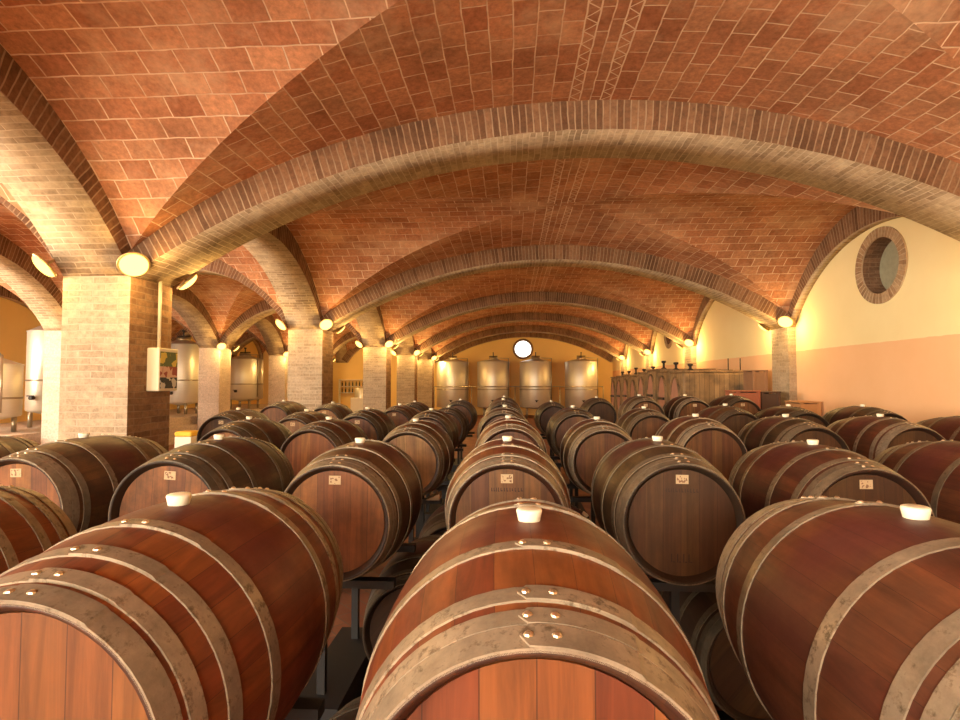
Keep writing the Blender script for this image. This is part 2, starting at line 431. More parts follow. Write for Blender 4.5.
for k, y in enumerate(PF):
    for nm, x0, x1, mat, wh in (('pillar', BX[1], AX[0], PILB, 'between hall and near side aisle'), ('pillar', CX[1], BX[0], WHITEB, 'between the two side aisles')):
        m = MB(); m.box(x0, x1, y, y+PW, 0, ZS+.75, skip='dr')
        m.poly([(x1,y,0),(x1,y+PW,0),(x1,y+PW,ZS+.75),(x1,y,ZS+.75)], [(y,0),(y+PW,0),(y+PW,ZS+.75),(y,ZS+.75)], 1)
        o = m.build(nm, [mat, DARKB if mat is PILB else mat]); tag(o, f'square brick pillar {wh}, {ordn[k]} from the rear wall', 'pillar', kind='structure')
    m = MB(); m.box(AX[1], XW, y, y+PW, 0, ZS+.75, skip='d')
    tag(m.build('pilaster', PILB), f'shallow brick pilaster on the cream wall, {ordn[k]} from the rear wall', 'pilaster', kind='structure')

# floor
m = MB(); m.box(CX[0]-.3, XW+.3, YR-.3, YE+.3, -.2, 0)
tag(m.build('floor', FLOOR), 'terracotta tiled floor between the barrel racks', 'floor', kind='structure')

# ------------------------------------------------------------------ walls
def plate_with_holes(m, u0, u1, z0, z1, holes, put, n=40):
    """flat panel u0..u1 by z0..z1 with round holes (u, z, r); put(u, z) makes a point"""
    us = [u0]
    for hu, hz, r in holes: us += [hu - r*1.5, hu + r*1.5]
    us.append(u1)
    for i in range(0, len(us), 2):
        m.poly([put(us[i],z0), put(us[i+1],z0), put(us[i+1],z1), put(us[i],z1)])
    for hu, hz, r in holes:
        q = r*1.5; a0, a1, b0, b1 = hu-q, hu+q, hz-q, hz+q
        if b0 > z0: m.poly([put(a0,z0), put(a1,z0), put(a1,b0), put(a0,b0)])
        if b1 < z1: m.poly([put(a0,b1), put(a1,b1), put(a1,z1), put(a0,z1)])
        for i in range(n):
            t0, t1 = 2*pi*i/n, 2*pi*(i+1)/n
            def sq(t):
                c, s_ = cos(t), sin(t); k = q/max(abs(c), abs(s_)); return (hu + c*k, hz + s_*k)
            m.poly([put(hu+r*cos(t0), hz+r*sin(t0)), put(*sq(t0)), put(*sq(t1)), put(hu+r*cos(t1), hz+r*sin(t1))])
ZT = 5.0
WZ, WR = 3.63, .44
wys = [8.68, 20.0]
m = MB(); plate_with_holes(m, YR-.3, YE+.3, 0, ZT, [(y, WZ, WR) for y in wys], lambda u, z: (XW, u, z))
o = m.build('wall_right', WALL, fix='merge')
s_ = o.modifiers.new('thick', 'SOLIDIFY'); s_.thickness = .5; s_.offset = -1 if o.data.polygons[0].normal.x < 0 else 1
tag(o, 'plaster side wall, cream above and apricot below', 'wall', kind='structure')
RINGB = brick_mat('round_window_bricks', .075, .2, .008, (.38, .22, .11), (.56, .38, .21), (.66, .50, .32), None, offset=0, mott=.4)
REVB = brick_mat('window_reveal_bricks', .30, .07, .004, (.22, .12, .065), (.36, .20, .11), (.40, .27, .16), None, mott=.4)
for k, y in enumerate(wys):
    root = empty(f'window_{k+1}', (XW, y, WZ), label=f'round brick-rimmed window in the cream wall, {ordn[k]} from the camera end', cat='window', kind='structure')
    m = MB(); N = 56
    for i in range(N):
        t0, t1 = 2*pi*i/N, 2*pi*(i+1)/N
        f = lambda r, t, x: (x, r*cos(t), r*sin(t))
        ri, ro = WR-.010, .585
        m.poly([f(ri,t0,-.025), f(ro,t0,-.025), f(ro,t1,-.025), f(ri,t1,-.025)], [(t0*.52,.01),(t0*.52,.19),(t1*.52,.19),(t1*.52,.01)])
        m.poly([f(ro,t0,-.025), f(ro,t0,0), f(ro,t1,0), f(ro,t1,-.025)])
        m.poly([f(ri,t0,-.025), f(ri,t1,-.025), f(ri,t1,0), f(ri,t0,0)])
    m.build('brick_surround', RINGB, root)
    m = MB()
    for i in range(N):
        t0, t1 = 2*pi*i/N, 2*pi*(i+1)/N
        q = WR-.008
        m.poly([(-.02, q*cos(t0), q*sin(t0)), (-.02, q*cos(t1), q*sin(t1)), (.30, q*cos(t1), q*sin(t1)), (.30, q*cos(t0), q*sin(t0))],
               [(0,t0*WR),(0,t1*WR),(.44,t1*WR),(.44,t0*WR)], 0, True)
    m.build('reveal', REVB, root)
    m = MB(); m.lathe([(.26, 0.001), (.26, WR-.009), (.30, WR-.009)], 48, 'x', smooth=False)
    m.build('pane', STONE, root)
# end wall with the bright round window
m = MB(); plate_with_holes(m, CX[0]-.3, XW, 0, ZT, [(.68, 3.71, .50)], lambda u, z: (u, YE, z))
o = m.build('wall_far', YWALL, fix='merge'); s_ = o.modifiers.new('thick', 'SOLIDIFY'); s_.thickness = .3; s_.offset = -1 if o.data.polygons[0].normal.y < 0 else 1
tag(o, 'ochre end wall behind the steel tanks', 'wall', kind='structure')
root = empty('window_3', (.68, YE, 3.71), label='bright round window above the steel tanks', cat='window', kind='structure')
m = MB(); m.lathe([(-.03,.46),(-.03,.58),(.0,.58),(.0,.495),(.2,.495),(.2,.46),(-.03,.46)], 48, 'y', smooth=False); m.build('window_frame', REVB, root)
m = MB(); m.lathe([(.10,.001),(.10,.458),(.12,.458),(.12,.001)], 48, 'y', smooth=False); m.build('pane', SKYG, root)
# left wall and rear wall with tall openings to the daylight
def pierced(name, axis, fixed0, fixed1, u0, u1, holes, mat, label):
    m = MB()
    def bx(a, b, z0, z1):
        if axis == 'x': m.box(a, b, fixed0, fixed1, z0, z1)
        else: m.box(fixed0, fixed1, a, b, z0, z1)
    p = u0
    for a, b, z0, z1 in holes:
        bx(p, a, 0, ZT)
        if z0 > 0: bx(a, b, 0, z0)
        bx(a, b, z1, ZT); p = b
    bx(p, u1, 0, ZT)
    return tag(m.build(name, mat), label, 'wall', kind='structure')
REAR = [(-13.8, -10.5, 1.5, 3.9), (-8.8, -5.1, 1.5, 3.9), (-3.4, .4, 1.9, 4.0)]
pierced('wall_rear', 'x', YR-.3, YR, CX[0]-.3, XW, REAR, YWALL, 'rear wall with tall openings behind the camera')
LEFT = [(y0+.2, y1-.2, 1.5, 4.0) for y0, y1 in BAYS[:2]] + [(6.3, 9.4, 1.5, 4.0)]
pierced('wall_left', 'y', CX[0]-.3, CX[0], YR, YE, LEFT, YWALL, 'outer wall of the far side aisle with wide windows')

# ------------------------------------------------------------------ barrels
BL, BR, BE = .475, .337, .276
def rb(u): return BR - (BR-BE)*(abs(u)/BL)**2
SEG = 56
HS_A = ((-.475,-.429),(-.427,-.392),(-.369,-.332),(-.186,-.150),(.150,.186),(.332,.369),(.392,.427),(.429,.475))
HS_B = ((-.475,-.430),(-.416,-.380),(-.328,-.290),(-.186,-.150),(.150,.186),(.290,.328),(.380,.416),(.430,.475))
def barrel_meshes():
    M = {}
    us = [-BL + 2*BL*i/24 for i in range(25)]
    m = MB(); prof = [(-.43, .246), (-BL+.006, .264), (-BL, .268)] + [(u, rb(u)) for u in us] + [(BL, .268), (BL-.006, .264), (.43, .246)]
    m.lathe(prof, SEG, 'y')
    M['staves'] = m.mesh('staves', STAVE)
    m = MB()
    m.lathe([(-.440, .0005), (-.440, .2475), (-.425, .2475), (-.425, .0005)], SEG, 'y', smooth=False)
    M['head0'] = m.mesh('head', HEADW)
    m = MB()
    m.lathe([(.440, .0005), (.440, .2475), (.425, .2475), (.425, .0005)], SEG, 'y', smooth=False)
    M['head1'] = m.mesh('head', HEADW)
    def hoop(u0, u1, rivets=2):
        m = MB(); t = .0035; n = 4
        uu = [u0 + (u1-u0)*i/n for i in range(n+1)]
        m.lathe([(u, rb(u)+t) for u in uu], SEG, 'y')
        for q in (u0, u1): m.lathe([(q, rb(q)-.003), (q, rb(q)+t)], SEG, 'y', smooth=True)
        # lapped end with a rounded tongue, riveted on the top
        lap = []; N = 14; um, hw = (u0+u1)/2, (u1-u0)/2
        A0, A1 = -.10, .55
        for i in range(N+1):
            a = A0 + (A1-A0)*i/N
            d = (a-A0)*.32
            k = hw if d > hw else sqrt(max(0, hw*hw - (hw-d)**2))
            lap.append((a, um-k*.985, um+k*.985))
        for i in range(N):
            (a0,p0,q0),(a1,p1,q1) = lap[i], lap[i+1]
            P = lambda a,u,e_: ((rb(u)+e_)*sin(a), u, (rb(u)+e_)*cos(a))
            e0 = t + .0028; e1 = t + .0028 if i < N-1 else t - .001
            m.poly([P(a0,p0,e0), P(a0,q0,e0), P(a1,q1,e1), P(a1,p1,e1)], None, 0, False)
            m.poly([P(a0,p0,e0), P(a1,p1,e1), P(a1,p1,0), P(a0,p0,0)])
            m.poly([P(a0,q0,e0), P(a0,q0,0), P(a1,q1,0), P(a1,q1,e1)])
        for a in (-.055, .085)[:rivets]:
            r0 = rb(um) + t + .002
            for i in range(8):
                for j in range(3):
                    def dome(i_, j_):
                        th, ph = 2*pi*i_/8, (pi/2)*j_/3
                        x = .0078*cos(ph)*cos(th); y = .0078*cos(ph)*sin(th); z = .0055*sin(ph)
                        r = r0 + z; aa = a + x/r0
                        return (r*sin(aa), um+y, r*cos(aa))
                    m.poly([dome(i,j), dome(i+1,j), dome(i+1,j+1), dome(i,j+1)], None, 1, True)
        return m.mesh('hoop', [HOOP, BRASS], fix=False)
    M['hoops'] = [hoop(*q) for q in HS_A]
    M['hoops'] += [hoop(*q) for q in HS_B]
    m = MB(); m.lathe([(-.012,.001),(-.012,.0225),(.020,.0290),(.024,.0275),(.0255,.024),(.0245,.001)], 24, 'z', smooth=True)
    M['bung'] = m.mesh('bung', BUNG)
    m = MB(); m.box(-.029,.029,-.4425,-.4402,-.021,.021); M['tag'] = m.mesh('paper_tag', PAPER)
    # faint burnt marks: a short row of strokes
    rr = random.Random(3); m = MB()
    x = -.075
    while x < .075:
        w = rr.uniform(.004, .011); h = rr.uniform(.012, .02)
        m.box(x, x+w, -.4412, -.4402, -h/2, -h/2+.0045); 
        m.box(x, x+.0035, -.4412, -.4402, -h/2, h/2)
        x += w + rr.uniform(.004, .008)
    M['mark'] = m.mesh('burnt_mark', INK)
    m = MB()
    for x in (-.05, -.022, .006, .03):
        m.box(x, x+.005, -.4412, -.4402, -.02, .02); m.box(x+.008, x+.018, -.4412, -.4402, -.02, -.015)
    M['date'] = m.mesh('burnt_mark', INK)
    return M
BM = barrel_meshes()
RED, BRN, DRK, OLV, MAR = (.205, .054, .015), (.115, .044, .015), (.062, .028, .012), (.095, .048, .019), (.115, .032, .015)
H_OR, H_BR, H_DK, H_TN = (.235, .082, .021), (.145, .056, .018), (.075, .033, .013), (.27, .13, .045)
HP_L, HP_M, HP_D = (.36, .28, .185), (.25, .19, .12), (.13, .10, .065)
proto = {}
def barrel(x, y, z, label, body=BRN, head=H_BR, hp=HP_M, dirt=.45, tagged=True, marks=False, roll=0, yaw=0, group='oak barrels on the upper level', small=False, bung=True, lower=False, alt=False):
    root = D.objects.new('barrel', None); COL.objects.link(root); root.empty_display_size = .1
    root.location = (x, y, z - BR); root.rotation_euler = (0, 0, yaw)
    tag(root, label, 'barrel', group)
    up = BR
    def put(src, name, col, loc):
        o = proto.get(src)
        o = o.copy() if o else D.objects.new(name, BM[src] if isinstance(src, str) else BM['hoops'][src])
        proto.setdefault(src, o)
        COL.objects.link(o); o.parent = root; o.location = loc; o.color = col
        o.rotation_euler = (0, roll, 0)
        return o
    R = Matrix.Rotation(roll, 3, 'Y')
    put('staves', 'staves', (*body, dirt), (0, 0, up))
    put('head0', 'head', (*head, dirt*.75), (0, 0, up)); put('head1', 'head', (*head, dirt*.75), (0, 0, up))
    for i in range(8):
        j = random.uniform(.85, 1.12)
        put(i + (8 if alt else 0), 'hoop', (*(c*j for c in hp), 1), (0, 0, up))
    if bung: put('bung', 'bung', (1,1,1,1), Vector((0, 0, up)) + R @ Vector((0, 0, BR)))
    if tagged: put('tag', 'paper_tag', (1,1,1,1), Vector((0, 0, up)) + R @ Vector((0, 0, .202)))
    if marks:
        put('mark', 'burnt_mark', (1,1,1,1), Vector((0, 0, up)) + R @ Vector((0, 0, .15)))
        put('date', 'burnt_mark', (1,1,1,1), Vector((0, 0, up)) + R @ Vector((0, 0, -.165)))
    return root

# black steel stands under the upper barrels
RT = rb(.3)
def stand_mesh(rail_z, po):
    out = []
    for y in (-.3, .3):
        m = MB(); m.box(-.27, .27, y-.03, y+.03, rail_z-.04, rail_z); out.append(('rail', m.mesh('rail', BLACK)))
        m = MB(); m.box(po-.02, po+.02, y-.02, y+.02, .28, rail_z-.04); out.append(('post', m.mesh('post', BLACK)))
    m = MB(); m.box(po-.125, po+.125, -.44, .44, 0, .28); out.append(('base', m.mesh('base', BLACK)))
    return out
stand_cache = {}
def stand(x, y, zaxis, label, po=0):
    rz = (round(zaxis - RT - .0065, 3), po)
    if rz not in stand_cache:
        stand_cache[rz] = [D.objects.new(n, me) for n, me in stand_mesh(*rz)]
    root = D.objects.new('barrel_stand', None); COL.objects.link(root); root.location = (x, y, 0); root.empty_display_size = .1
    tag(root, label, 'stand', 'black steel barrel stands')
    for src in stand_cache[rz]:
        o = src.copy(); COL.objects.link(o); o.parent = root
ZA = 1.185
W_R = ['front', 'second', 'third', 'fourth', 'fifth', 'sixth']
def pos_words(i, mid):
    d = i - mid
    if d == 0: return 'middle file'
    n = ['next', 'second', 'third', 'fourth', 'fifth', 'sixth'][abs(d)-1]
    s = 'left' if d < 0 else 'right'
    return f'{n} {s} of the middle file'
# rows: (x, y, dz, body, head, hoops, dirt, options)
ROWS = [
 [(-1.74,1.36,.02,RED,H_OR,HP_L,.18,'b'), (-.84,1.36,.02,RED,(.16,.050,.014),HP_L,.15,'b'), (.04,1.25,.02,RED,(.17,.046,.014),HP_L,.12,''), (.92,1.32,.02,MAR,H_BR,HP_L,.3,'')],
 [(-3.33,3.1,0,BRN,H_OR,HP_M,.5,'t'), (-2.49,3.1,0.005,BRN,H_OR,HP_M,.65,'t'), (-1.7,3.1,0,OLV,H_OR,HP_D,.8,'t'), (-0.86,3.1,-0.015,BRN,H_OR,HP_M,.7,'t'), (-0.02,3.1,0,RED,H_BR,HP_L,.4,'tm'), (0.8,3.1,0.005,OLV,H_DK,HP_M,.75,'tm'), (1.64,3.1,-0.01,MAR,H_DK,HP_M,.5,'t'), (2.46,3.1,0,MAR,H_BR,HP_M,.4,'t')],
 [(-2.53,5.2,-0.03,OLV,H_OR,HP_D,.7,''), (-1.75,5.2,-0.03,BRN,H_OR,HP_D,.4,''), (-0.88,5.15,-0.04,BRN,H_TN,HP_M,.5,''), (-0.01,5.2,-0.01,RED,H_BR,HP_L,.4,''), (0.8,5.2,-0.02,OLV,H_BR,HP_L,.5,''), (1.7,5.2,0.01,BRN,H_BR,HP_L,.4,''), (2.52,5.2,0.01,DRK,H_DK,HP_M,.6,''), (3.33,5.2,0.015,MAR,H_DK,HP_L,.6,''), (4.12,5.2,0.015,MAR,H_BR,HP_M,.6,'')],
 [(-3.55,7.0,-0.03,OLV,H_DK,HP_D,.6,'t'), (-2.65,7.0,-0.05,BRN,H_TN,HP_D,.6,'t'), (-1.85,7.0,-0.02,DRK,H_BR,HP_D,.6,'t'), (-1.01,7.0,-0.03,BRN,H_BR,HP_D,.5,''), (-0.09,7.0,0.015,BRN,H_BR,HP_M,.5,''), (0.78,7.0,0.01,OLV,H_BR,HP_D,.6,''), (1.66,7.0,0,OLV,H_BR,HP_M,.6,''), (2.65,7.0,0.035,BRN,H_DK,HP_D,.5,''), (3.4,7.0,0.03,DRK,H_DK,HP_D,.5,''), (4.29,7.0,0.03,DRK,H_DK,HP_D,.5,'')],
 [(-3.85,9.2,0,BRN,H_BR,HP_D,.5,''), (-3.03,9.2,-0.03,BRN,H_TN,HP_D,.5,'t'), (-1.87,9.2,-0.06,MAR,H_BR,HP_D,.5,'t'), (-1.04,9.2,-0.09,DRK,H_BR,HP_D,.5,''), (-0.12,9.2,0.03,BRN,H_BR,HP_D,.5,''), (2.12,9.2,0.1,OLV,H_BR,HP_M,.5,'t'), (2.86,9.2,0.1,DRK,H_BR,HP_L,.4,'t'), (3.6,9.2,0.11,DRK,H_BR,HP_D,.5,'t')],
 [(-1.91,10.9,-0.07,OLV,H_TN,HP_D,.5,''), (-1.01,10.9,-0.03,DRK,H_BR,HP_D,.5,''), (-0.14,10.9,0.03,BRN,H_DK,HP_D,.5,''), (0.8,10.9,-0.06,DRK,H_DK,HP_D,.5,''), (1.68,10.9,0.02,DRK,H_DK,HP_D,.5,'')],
]
MID = [2, 4, 3, 4, 4, 2]
for r, row in enumerate(ROWS):
    for i, (x, y, dz, body, head, hp, dirt, opt) in enumerate(row):
        cn = {RED: 'reddish', BRN: 'brown', DRK: 'dark brown', OLV: 'weathered brown', MAR: 'wine-stained'}[body]
        mid = MID[r]
        w = pos_words(i, mid)
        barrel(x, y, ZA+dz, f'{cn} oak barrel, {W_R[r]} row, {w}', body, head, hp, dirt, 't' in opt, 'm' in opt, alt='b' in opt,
               roll=random.uniform(-.05, .05) if r else 0, yaw=random.uniform(-.02, .02) if r > 1 else 0)
        stand(x, y, ZA+dz, f'black steel stand under the {W_R[r]} row barrel, {w}', po=-.10 if (x, y) == (-.86, 3.1) else 0)
LOW = [(-.42, 1.50, .48, 'under the gap left of the front middle barrel'), (.48, 1.50, .48, 'under the gap right of the front middle barrel'), (1.36, 1.50, .48, 'under the front right barrel'), (-.53, 3.48, .48, 'below, left of the second row middle barrel'),
       (1.21, 3.225, .48, 'below, behind the front right barrel'), (-.44, 4.675, .48, 'below the third row, left of its middle barrel'), (.39, 4.675, .48, 'below the third row, right of its middle barrel')]
for x, y, z, w in LOW:
    barrel(x, y, z, f'shadowed lower level oak barrel, {w}', (.045, .021, .010), (.055, .026, .011), HP_D, .5, False, roll=.7, group='oak barrels on the lower level', bung=True)  # wood and hoops coloured darker for the shade below the upper barrels
    root = empty('barrel_cradle', (x, y, 0), label=f'low black cradle under the lower barrel, {w}', cat='cradle', group='low black barrel cradles')
    rz = z - RT - .0065
    for yy in (-.3, .3):
        m = MB(); m.box(-.25, .25, yy-.04, yy+.04, 0, rz); m.build('bearer', BLACK, root)
m = MB()
for pts in [((-.06,-.08,0),(.06,-.08,0),(.06,.08,0),(-.06,.08,0))]:
    m.poly([pts[0], pts[3], pts[2], pts[1]]); m.poly([pts[0], pts[1], (.06,-.08,.055)]); m.poly([pts[3], (.06,.08,.055), pts[2]])
    m.poly([pts[1], pts[2], (.06,.08,.055), (.06,-.08,.055)]); m.poly([pts[0], (.06,-.08,.055), (.06,.08,.055), pts[3]])
zr = round(ZA - RT - .0065, 3)
o = m.build('wooden_wedge', WEDGE, None, (-.88+.2, 4.85, round(ZA-.04 - RT - .0065, 3)+.001)); tag(o, 'pale wooden wedge beside the third row barrel, left of the middle file', 'wedge')

# ------------------------------------------------------------------ lamps
def lamp_meshes():
    m = MB(); m.lathe([(0,.001),(0,.135),(.018,.150),(.024,.138),(.030,.001)], 32, 'z'); b = m.mesh('back_plate', LAMPM)
    m = MB(); m.lathe([(.024,.128),(.04,.125),(.056,.108),(.070,.075),(.078,.035),(.080,.001)], 32, 'z'); g = m.mesh('glass', GLOBE)
    m = MB(); m.tube([(0,0,-.16),(0,0,.0)], .014); a = m.mesh('bracket', LAMPM)
    return b, g, a
LB, LG, LA = lamp_meshes()
LD = D.lights.new('lamp_light', 'POINT'); LD.energy = 16; LD.color = (1.0, .62, .20); LD.shadow_soft_size = .09
LF = LD.copy(); LF.energy = 30
def lamp(x, y, z, dx, dy, label):
    root = D.objects.new('wall_lamp', None); COL.objects.link(root)
    d = Vector((dx, dy, -1.3)).normalized()
    root.location = Vector((x + dx*.10, y + dy*.10, z + .02))
    root.rotation_euler = d.to_track_quat('Z', 'Y').to_euler()
    tag(root, label, 'lamp', 'round lit lamps below the arches')
    for n, me in (('back_plate', LB), ('glass', LG), ('bracket', LA)):
        o = D.objects.new(n, me); COL.objects.link(o); o.parent = root
    l = D.objects.new('lamp_light', LD if y < 16 else LF); COL.objects.link(l); l.parent = root; l.location = (0, 0, .20)
near = ['', 'nearest', 'second', 'third', 'fourth', 'fifth']
for k in range(1, 6):
    y0, y1 = PF[k], PF[k] + PW
    for (x, sx, nm) in ((AX[0], 1, 'hall side'), (BX[1], -1, 'aisle side')):
        for (y, sy, fb) in ((y0, -1, 'front'), (y1, 1, 'back')):
            lamp(x, y, 3.03, sx, sy, f'round lit lamp on the {nm} {fb} corner of the {near[k]} hall pillar')
    for (y, sy, fb) in ((y0, -1, 'front'), (y1, 1, 'back')):
        lamp(AX[1], y, 3.03, -.9, sy, f'round lit lamp on the {fb} corner of the {near[k]} pilaster on the cream wall')
    if k >= 2:
        for (y, sy, fb) in ((y0, -1, 'front'), (y1, 1, 'back')):
            lamp(BX[0], y, 2.98, 1, sy, f'round lit lamp on the {fb} corner of the {near[k]} whitewashed aisle pillar')

# conduit and box on the nearest pillar
m = MB(); m.tube([(AX[0]+.022, 5.88, 2.22), (AX[0]+.022, 5.88, 3.12)], .018, 12)
tag(m.build('conduit', CREAMP), 'cream conduit running up the side of the nearest pillar', 'conduit')
root = empty('wall_box', (AX[0], 5.88, 1.75), label='cream metal box with a colourful front on the nearest pillar', cat='box')
m = MB(); m.box(.0, .14, -.17, .17, 0, .47); bevel(m.build('case', CREAMP, root), .012)
def pic_mat():
    t = NT('coloured_print'); o = t.sep(t.co('Object')); p = t.co('Object')
    v = t.n('TexVoronoi'); t.put(v.inputs['Vector'], p); v.inputs['Scale'].default_value = 16
    z = o[2]
    a = t.mix(t.math('GREATER_THAN', t.sep(v.outputs['Color'])[0], .62), (.10, .13, .03), (.75, .55, .08))
    b = t.mix(t.math('GREATER_THAN', t.sep(v.outputs['Color'])[1], .5), (.35, .05, .03), (.72, .45, .32))
    c = t.mix(t.math('GREATER_THAN', t.sep(v.outputs['Color'])[2], .6), (.02, .02, .03), (.65, .6, .5))
    return t.pbr(t.mix(t.math('GREATER_THAN', z, .27), t.mix(t.math('GREATER_THAN', z, .15), c, b), a), .4)
m = MB(); m.box(.14, .143, -.15, .15, .03, .43); m.build('front_panel', pic_mat(), root)

# ------------------------------------------------------------------ steel tanks
def tank(x, y, r, z0, z1, label, base=0, group='steel wine tanks', rail=True, nleg=4):
    root = empty('steel_tank', (x, y, base), label=label, cat='tank', group=group)
    zb, zt = z0 - base, z1 - base
    m = MB(); m.lathe([(zb, .12), (zb+.10, r*.97), (zb+.13, r), (zt, r), (zt+.015, r-.01)], 48, 'z', cap0=True); m.build('tank_shell', STEEL, root)
    m = MB(); m.lathe([(zt+.015, r+.012), (zt+.04, r+.012), (zt+.05, r-.02), (zt+.19, .24), (zt+.19, .001)], 48, 'z'); m.build('domed_top', STEEL, root)
    m = MB(); m.lathe([(zt+.185, .23), (zt+.27, .23), (zt+.30, .21), (zt+.31, .001)], 28, 'z'); h = m.build('manhole_lid', STEEL2, root)
    m = MB(); m.tube([(-.22, 0, zt+.34), (.22, 0, zt+.34)], .022); m.tube([(0, 0, zt+.29), (0, 0, zt+.52)], .025); m.tube([(0,-.07,zt+.52),(0,.07,zt+.52)], .03); m.build('lid_valve', DARKST, h)
    m = MB(); zm = zb + (zt-zb)*.42
    m.lathe([(zm-.02, r+.001), (zm-.02, r+.012), (zm+.02, r+.012), (zm+.02, r+.001)], 48, 'z'); m.build('band', STEEL2, root)
    for i in range(nleg):
        a = 2*pi*i/nleg + pi/4
        m = MB(); m.tube([(r*.78*cos(a), r*.78*sin(a), 0), (r*.78*cos(a), r*.78*sin(a), zb+.09)], .05, 10); m.build('leg', STEEL2, root)
    m = MB(); a = -pi/2
    m.tube([(0, -r+.01, zb+.42), (0, -r-.10, zb+.42)], .045, 12); m.tube([(-.09, -r-.09, zb+.47), (.09, -r-.09, zb+.47)], .014); m.build('tap', DARKST, root)
    if rail:
        m = MB(); N = 10
        m.tube([(r*.95, -r*.4, zb+.2), (r*.95, -r*.4, zt+.22)], .022); m.tube([(r*.95, -r*.4, zt+.22), (-.1, -r*.4, zt+.24)], .016); m.build('overflow_pipe', STEEL2, root)
    return root
for i, (x, w) in enumerate(((-3.07, 'leftmost of four by the end wall'), (-.93, 'second from left by the end wall'), (1.29, 'below the bright round window'), (3.65, 'rightmost of four by the end wall'))):
    tank(x, 28.9, .84, .45, 2.86, f'tall shiny steel wine tank with lid valve, {w}')
root = empty('pipe_rail', (0, 27.85, 0), label='thin horizontal pipe on posts in front of the four steel tanks', cat='pipe')
m = MB(); m.tube([(-3.9, 0, 1.62), (4.6, 0, 1.62)], .022); m.build('pipe', STEEL2, root)
for x in (-3.9, -2.0, .2, 2.45, 4.6):
    m = MB(); m.tube([(x, 0, 0), (x, 0, 1.62)], .02); m.build('post', STEEL2, root)
m = MB(); m.box(-13.6, -10.25, 8.0, 27.0, 0, .75); m.box(-10.25, -10.02, 8.0, 27.0, 0, .5)
tag(m.build('trim_1', WHITEB), 'whitewashed stepped plinth under the far aisle tanks', 'plinth', kind='structure')
tank(-11.35, 11.3, .62, 1.0, 2.2, 'squat steel tank on the white plinth, left of the nearest pillar', .752)
tank(-11.35, 13.0, .50, 1.05, 3.05, 'tall narrow steel tank behind the squat tank on the plinth', .752, rail=False)
tank(-11.35, 18.45, .60, 1.05, 3.1, 'tall steel tank seen just right of the nearest pillar', .752, rail=False)
tank(-11.15, 22.5, .72, 1.05, 2.75, 'steel tank with dark fittings between the whitewashed aisle pillars', .752)

# ------------------------------------------------------------------ wooden vats along the right wall
def vat(y, h, label, k):
    x0, x1, hw = 3.88, 5.44, .545
    root = empty('wooden_vat', ((x0+x1)/2, y, 0), label=label, cat='vat', group='square wooden vats along the cream wall')
    hx = (x1-x0)/2
    m = MB(); m.box(-hx, hx, -hw, hw, .12, h); bevel(m.build('vat_body', VATW, root), .05, 3)
    m = MB(); m.box(-hx-.02, hx+.02-.03, -hw-.0, hw+.0, h, h+.045); bevel(m.build('lid', VATW, root), .012)
    for yy in (-.4, .4):
        m = MB(); m.box(-hx+.05, hx-.05, yy-.07, yy+.07, 0, .12); m.build('bearer', DARKW, root)
    # arched door on the aisle side
    m = MB(); N = 28; x = -hx-.03
    pts = [(.31*cos(2*pi*i/N), .55*sin(2*pi*i/N)) for i in range(N)]
    zc = h - .68
    m.poly([(x, p, zc+q) for p, q in pts])
    for i in range(N):
        p, q = pts[i], pts[(i+1) % N]
        m.poly([(x, p[0], zc+p[1]), (x, q[0], zc+q[1]), (-hx, q[0], zc+q[1]), (-hx, p[0], zc+p[1])])
    d = m.build('oval_door', PINKW, root)
    m = MB()
    for i in range(N):
        p, q = pts[i], pts[(i+1) % N]
        P = lambda v, s, xx: (xx, v[0]*s, zc+v[1]*(1+(s-1)*.45))
        m.poly([P(p,1.02,x-.02), P(p,1.14,x-.02), P(q,1.14,x-.02), P(q,1.02,x-.02)])
        m.poly([P(p,1.14,x-.02), P(p,1.14,-hx), P(q,1.14,-hx), P(q,1.14,x-.02)])
        m.poly([P(p,1.02,x-.02), P(q,1.02,x-.02), P(q,1.02,-hx), P(p,1.02,-hx)])
    m.build('door_frame', VATW, root)
    m = MB(); m.box(x-.05, x, -.26, .26, zc-.03, zc+.03); m.build('door_bar', DARKST, root)
    m = MB(); zz = h+.045
    m.lathe([(zz, .07), (zz+.03, .07), (zz+.05, .03), (zz+.10+.03*(k%3), .03), (zz+.13+.03*(k%3), .065), (zz+.17+.03*(k%3), .06), (zz+.175+.03*(k%3), .001)], 16, 'z', c=(-hx+.35, .05, 0)); m.build('filling_valve', DARKST, root)
    if k == 0:
        for xx in (.35, .62):
            m = MB(); m.tube([(xx, -.2, zz), (xx, -.2, zz+.28)], .012); m.build('vent_pipe', DARKST, root)
hv = [2.07, 2.11, 2.16, 2.10, 2.02, 2.06, 2.03, 2.0]
for k in range(8):
    w = ['nearest the camera', 'second from the near end', 'third from the near end', 'fourth from the near end', 'fifth from the near end', 'third from the tank end', 'second from the tank end', 'nearest the steel tanks'][k]
    vat(13.2 + 1.13*k, hv[k], f'weathered square wooden vat with oval door on the cream wall, {w}', k)
def crate(name, x0, x1, y0, y1, h, mat, label, cat='crate', slats=True):
    root = empty(name, ((x0+x1)/2, (y0+y1)/2, 0), label=label, cat=cat)
    hx, hy = (x1-x0)/2, (y1-y0)/2
    m = MB(); m.box(-hx+.012, hx-.012, -hy+.012, hy-.012, .02, h-.02); m.build('crate_body', mat, root)
    for sx in (-1, 1):
        for sy in (-1, 1):
            m = MB(); cx, cy = sx*(hx-.03), sy*(hy-.03); m.box(cx-.03, cx+.03, cy-.03, cy+.03, 0, h); bevel(m.build('corner_post', mat, root), .006)
    m = MB(); m.box(-hx-.01, hx+.01, -hy-.01, hy+.01, h, h+.025); bevel(m.build('lid', mat, root), .006)
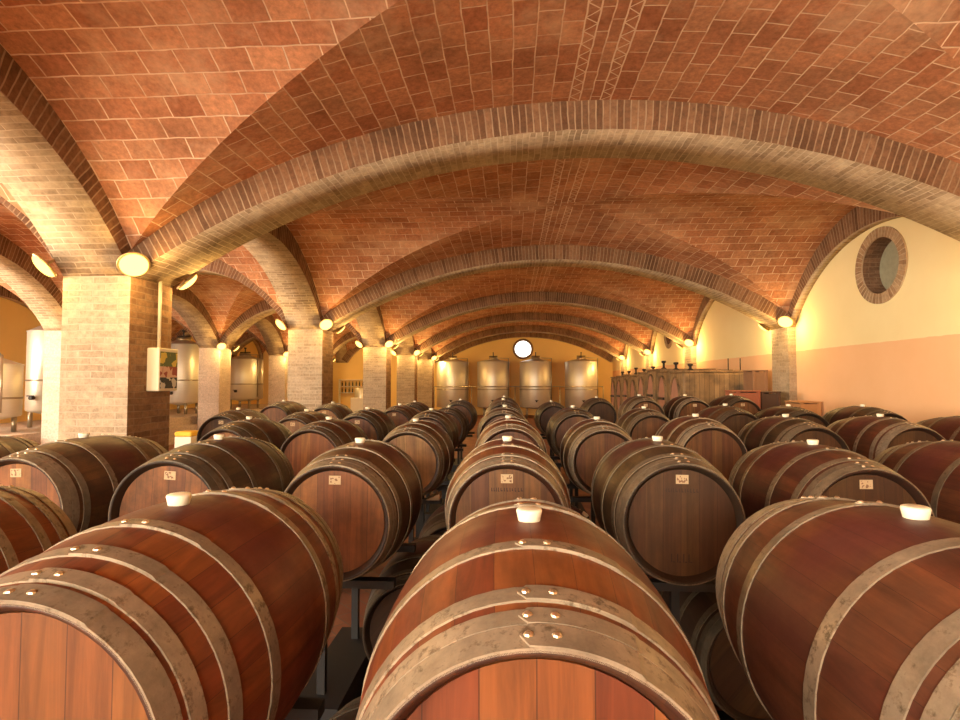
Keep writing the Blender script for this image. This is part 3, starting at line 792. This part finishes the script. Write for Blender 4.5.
crate('wooden_crate', 4.36, 4.80, 10.9, 11.5, 1.66, REDW, 'red painted wooden crate in front of the vats')
crate('wooden_crate', 4.84, 5.20, 10.95, 11.5, 1.64, DARKW, 'dark brown wooden crate beside the pilaster')
crate('wooden_crate', 5.14, 5.45, 12.02, 12.5, 2.08, BROWNW, 'tall brown plywood crate between vats and pilaster')
crate('cardboard_box', 5.24, 5.60, 10.3, 10.88, 1.47, ORANGEW, 'orange-brown box against the apricot wall by the pilaster', 'box')

# ------------------------------------------------------------------ far end of the side aisle
root = empty('bottle_shelf', (-8.75, 30.75, 0), label='white wall shelf with dark bottles on the ochre end wall', cat='shelf')
for z in (1.26, 1.62, 1.98):
    m = MB(); m.box(-.95, .95, -.15, .15, z-.03, z); m.build('shelf_board', WHITEP, root)
for x in (-.95, .95):
    m = MB(); m.box(x-.02, x+.02, -.15, .15, 0, 2.0); m.build('side_panel', WHITEP, root)
m = MB(); m.lathe([(0,.036),(.19,.036),(.23,.014),(.29,.013),(.295,.001)], 12, 'z', cap0=True); bme = m.mesh('bottle', GLASSD)
bo = None
for zi, z in enumerate((1.26, 1.62)):
    for i in range(9):
        if bo is None: bo = D.objects.new('bottle', bme); b = bo
        else: b = bo.copy()
        COL.objects.link(b); b.location = (-9.55 + i*.2, 30.72, z+.001)
        tag(b, f"dark bottle, {ordn[i] if i < 9 else 'last'} from the left on the {'lower' if zi == 0 else 'upper'} board of the white shelf", 'bottle', 'dark bottles on the white shelf')
root = empty('bottling_machine', (-7.6, 28.0, 0), label='pale enamel bottling machine with dark motor by the end wall', cat='machine')
m = MB(); m.box(-.55, .55, -.4, .4, .15, 1.05); bevel(m.build('cabinet', WHITEP, root), .03)
m = MB(); m.lathe([(1.05,.34),(1.5,.34),(1.55,.3),(1.56,.001)], 28, 'z', c=(-.1,0,0)); m.build('filling_drum', STEEL, root)
m = MB(); m.box(.28, .55, -.18, .18, 1.05, 1.45); m.tube([(.42,-.1,1.45),(.42,-.1,1.85)], .05); bevel(m.build('motor', DARKST, root), .02)
for sx in (-.45, .45):
    for sy in (-.3, .3):
        m = MB(); m.tube([(sx, sy, 0), (sx, sy, .15)], .04); m.build('leg', STEEL2, root)
root = empty('control_panel', (-5.9, 30.97, 0), label='pale control panel with dark dial on the ochre end wall', cat='panel')
m = MB(); m.box(-.3, .3, -.12, 0, 1.35, 2.1); bevel(m.build('case', WHITEP, root), .015)
m = MB(); m.box(-.06, .06, -.08, 0, 0, 1.35); m.build('cable_duct', WHITEP, root)
m = MB(); m.lathe([(-.15,.001),(-.15,.1),(-.12,.1)], 24, 'y', c=(.08,0,1.85)); m.build('dial', DARKST, root)

root = empty('stone_post', (-7.6, 12.6, 0), label='short white post with a yellow cushion top in the side aisle', cat='post')
m = MB(); m.box(-.2, .2, -.2, .2, 0, .58); bevel(m.build('shaft', WHITEP, root), .02)
m = MB(); m.box(-.21, .21, -.21, .21, .58, .70); bevel(m.build('cushion', plain('yellow_cloth', (.85, .55, .06), .8), root), .05, 4)
# ------------------------------------------------------------------ light, camera, look
w = D.worlds.new('sky'); sc.world = w; w.use_nodes = True
bg = w.node_tree.nodes['Background']; bg.inputs[0].default_value = (1.0, .90, .74, 1); bg.inputs[1].default_value = 21.0
def portal(loc, rot, sx, sy):
    l = D.lights.new('portal', 'AREA'); l.shape = 'RECTANGLE'; l.size = sx; l.size_y = sy; l.cycles.is_portal = True
    o = D.objects.new('daylight_portal', l); COL.objects.link(o); o.location = loc; o.rotation_euler = rot
for a, b, z0, z1 in REAR: portal(((a+b)/2, YR-.15, (z0+z1)/2), (radians(90), 0, 0), b-a, z1-z0)
for a, b, z0, z1 in LEFT: portal((CX[0]-.15, (a+b)/2, (z0+z1)/2), (radians(90), 0, radians(-90)), b-a, z1-z0)

cam = D.cameras.new('camera'); co = D.objects.new('camera', cam); COL.objects.link(co)
cam.sensor_width = 36; cam.lens = 36*550/960; cam.clip_start = .02; cam.clip_end = 200
co.location = (0, 0, H); co.rotation_euler = (radians(90 + 2.2906), 0, radians(3.2234))
sc.camera = co
sc.view_settings.view_transform = 'Standard'; sc.view_settings.look = 'None'
sc.view_settings.gamma = 1; sc.view_settings.exposure = 0.80; sc.view_settings.use_curve_mapping = False
c = sc.cycles
c.use_denoising = True; c.max_bounces = 8; c.diffuse_bounces = 6; c.glossy_bounces = 3; c.sample_clamp_indirect = 6
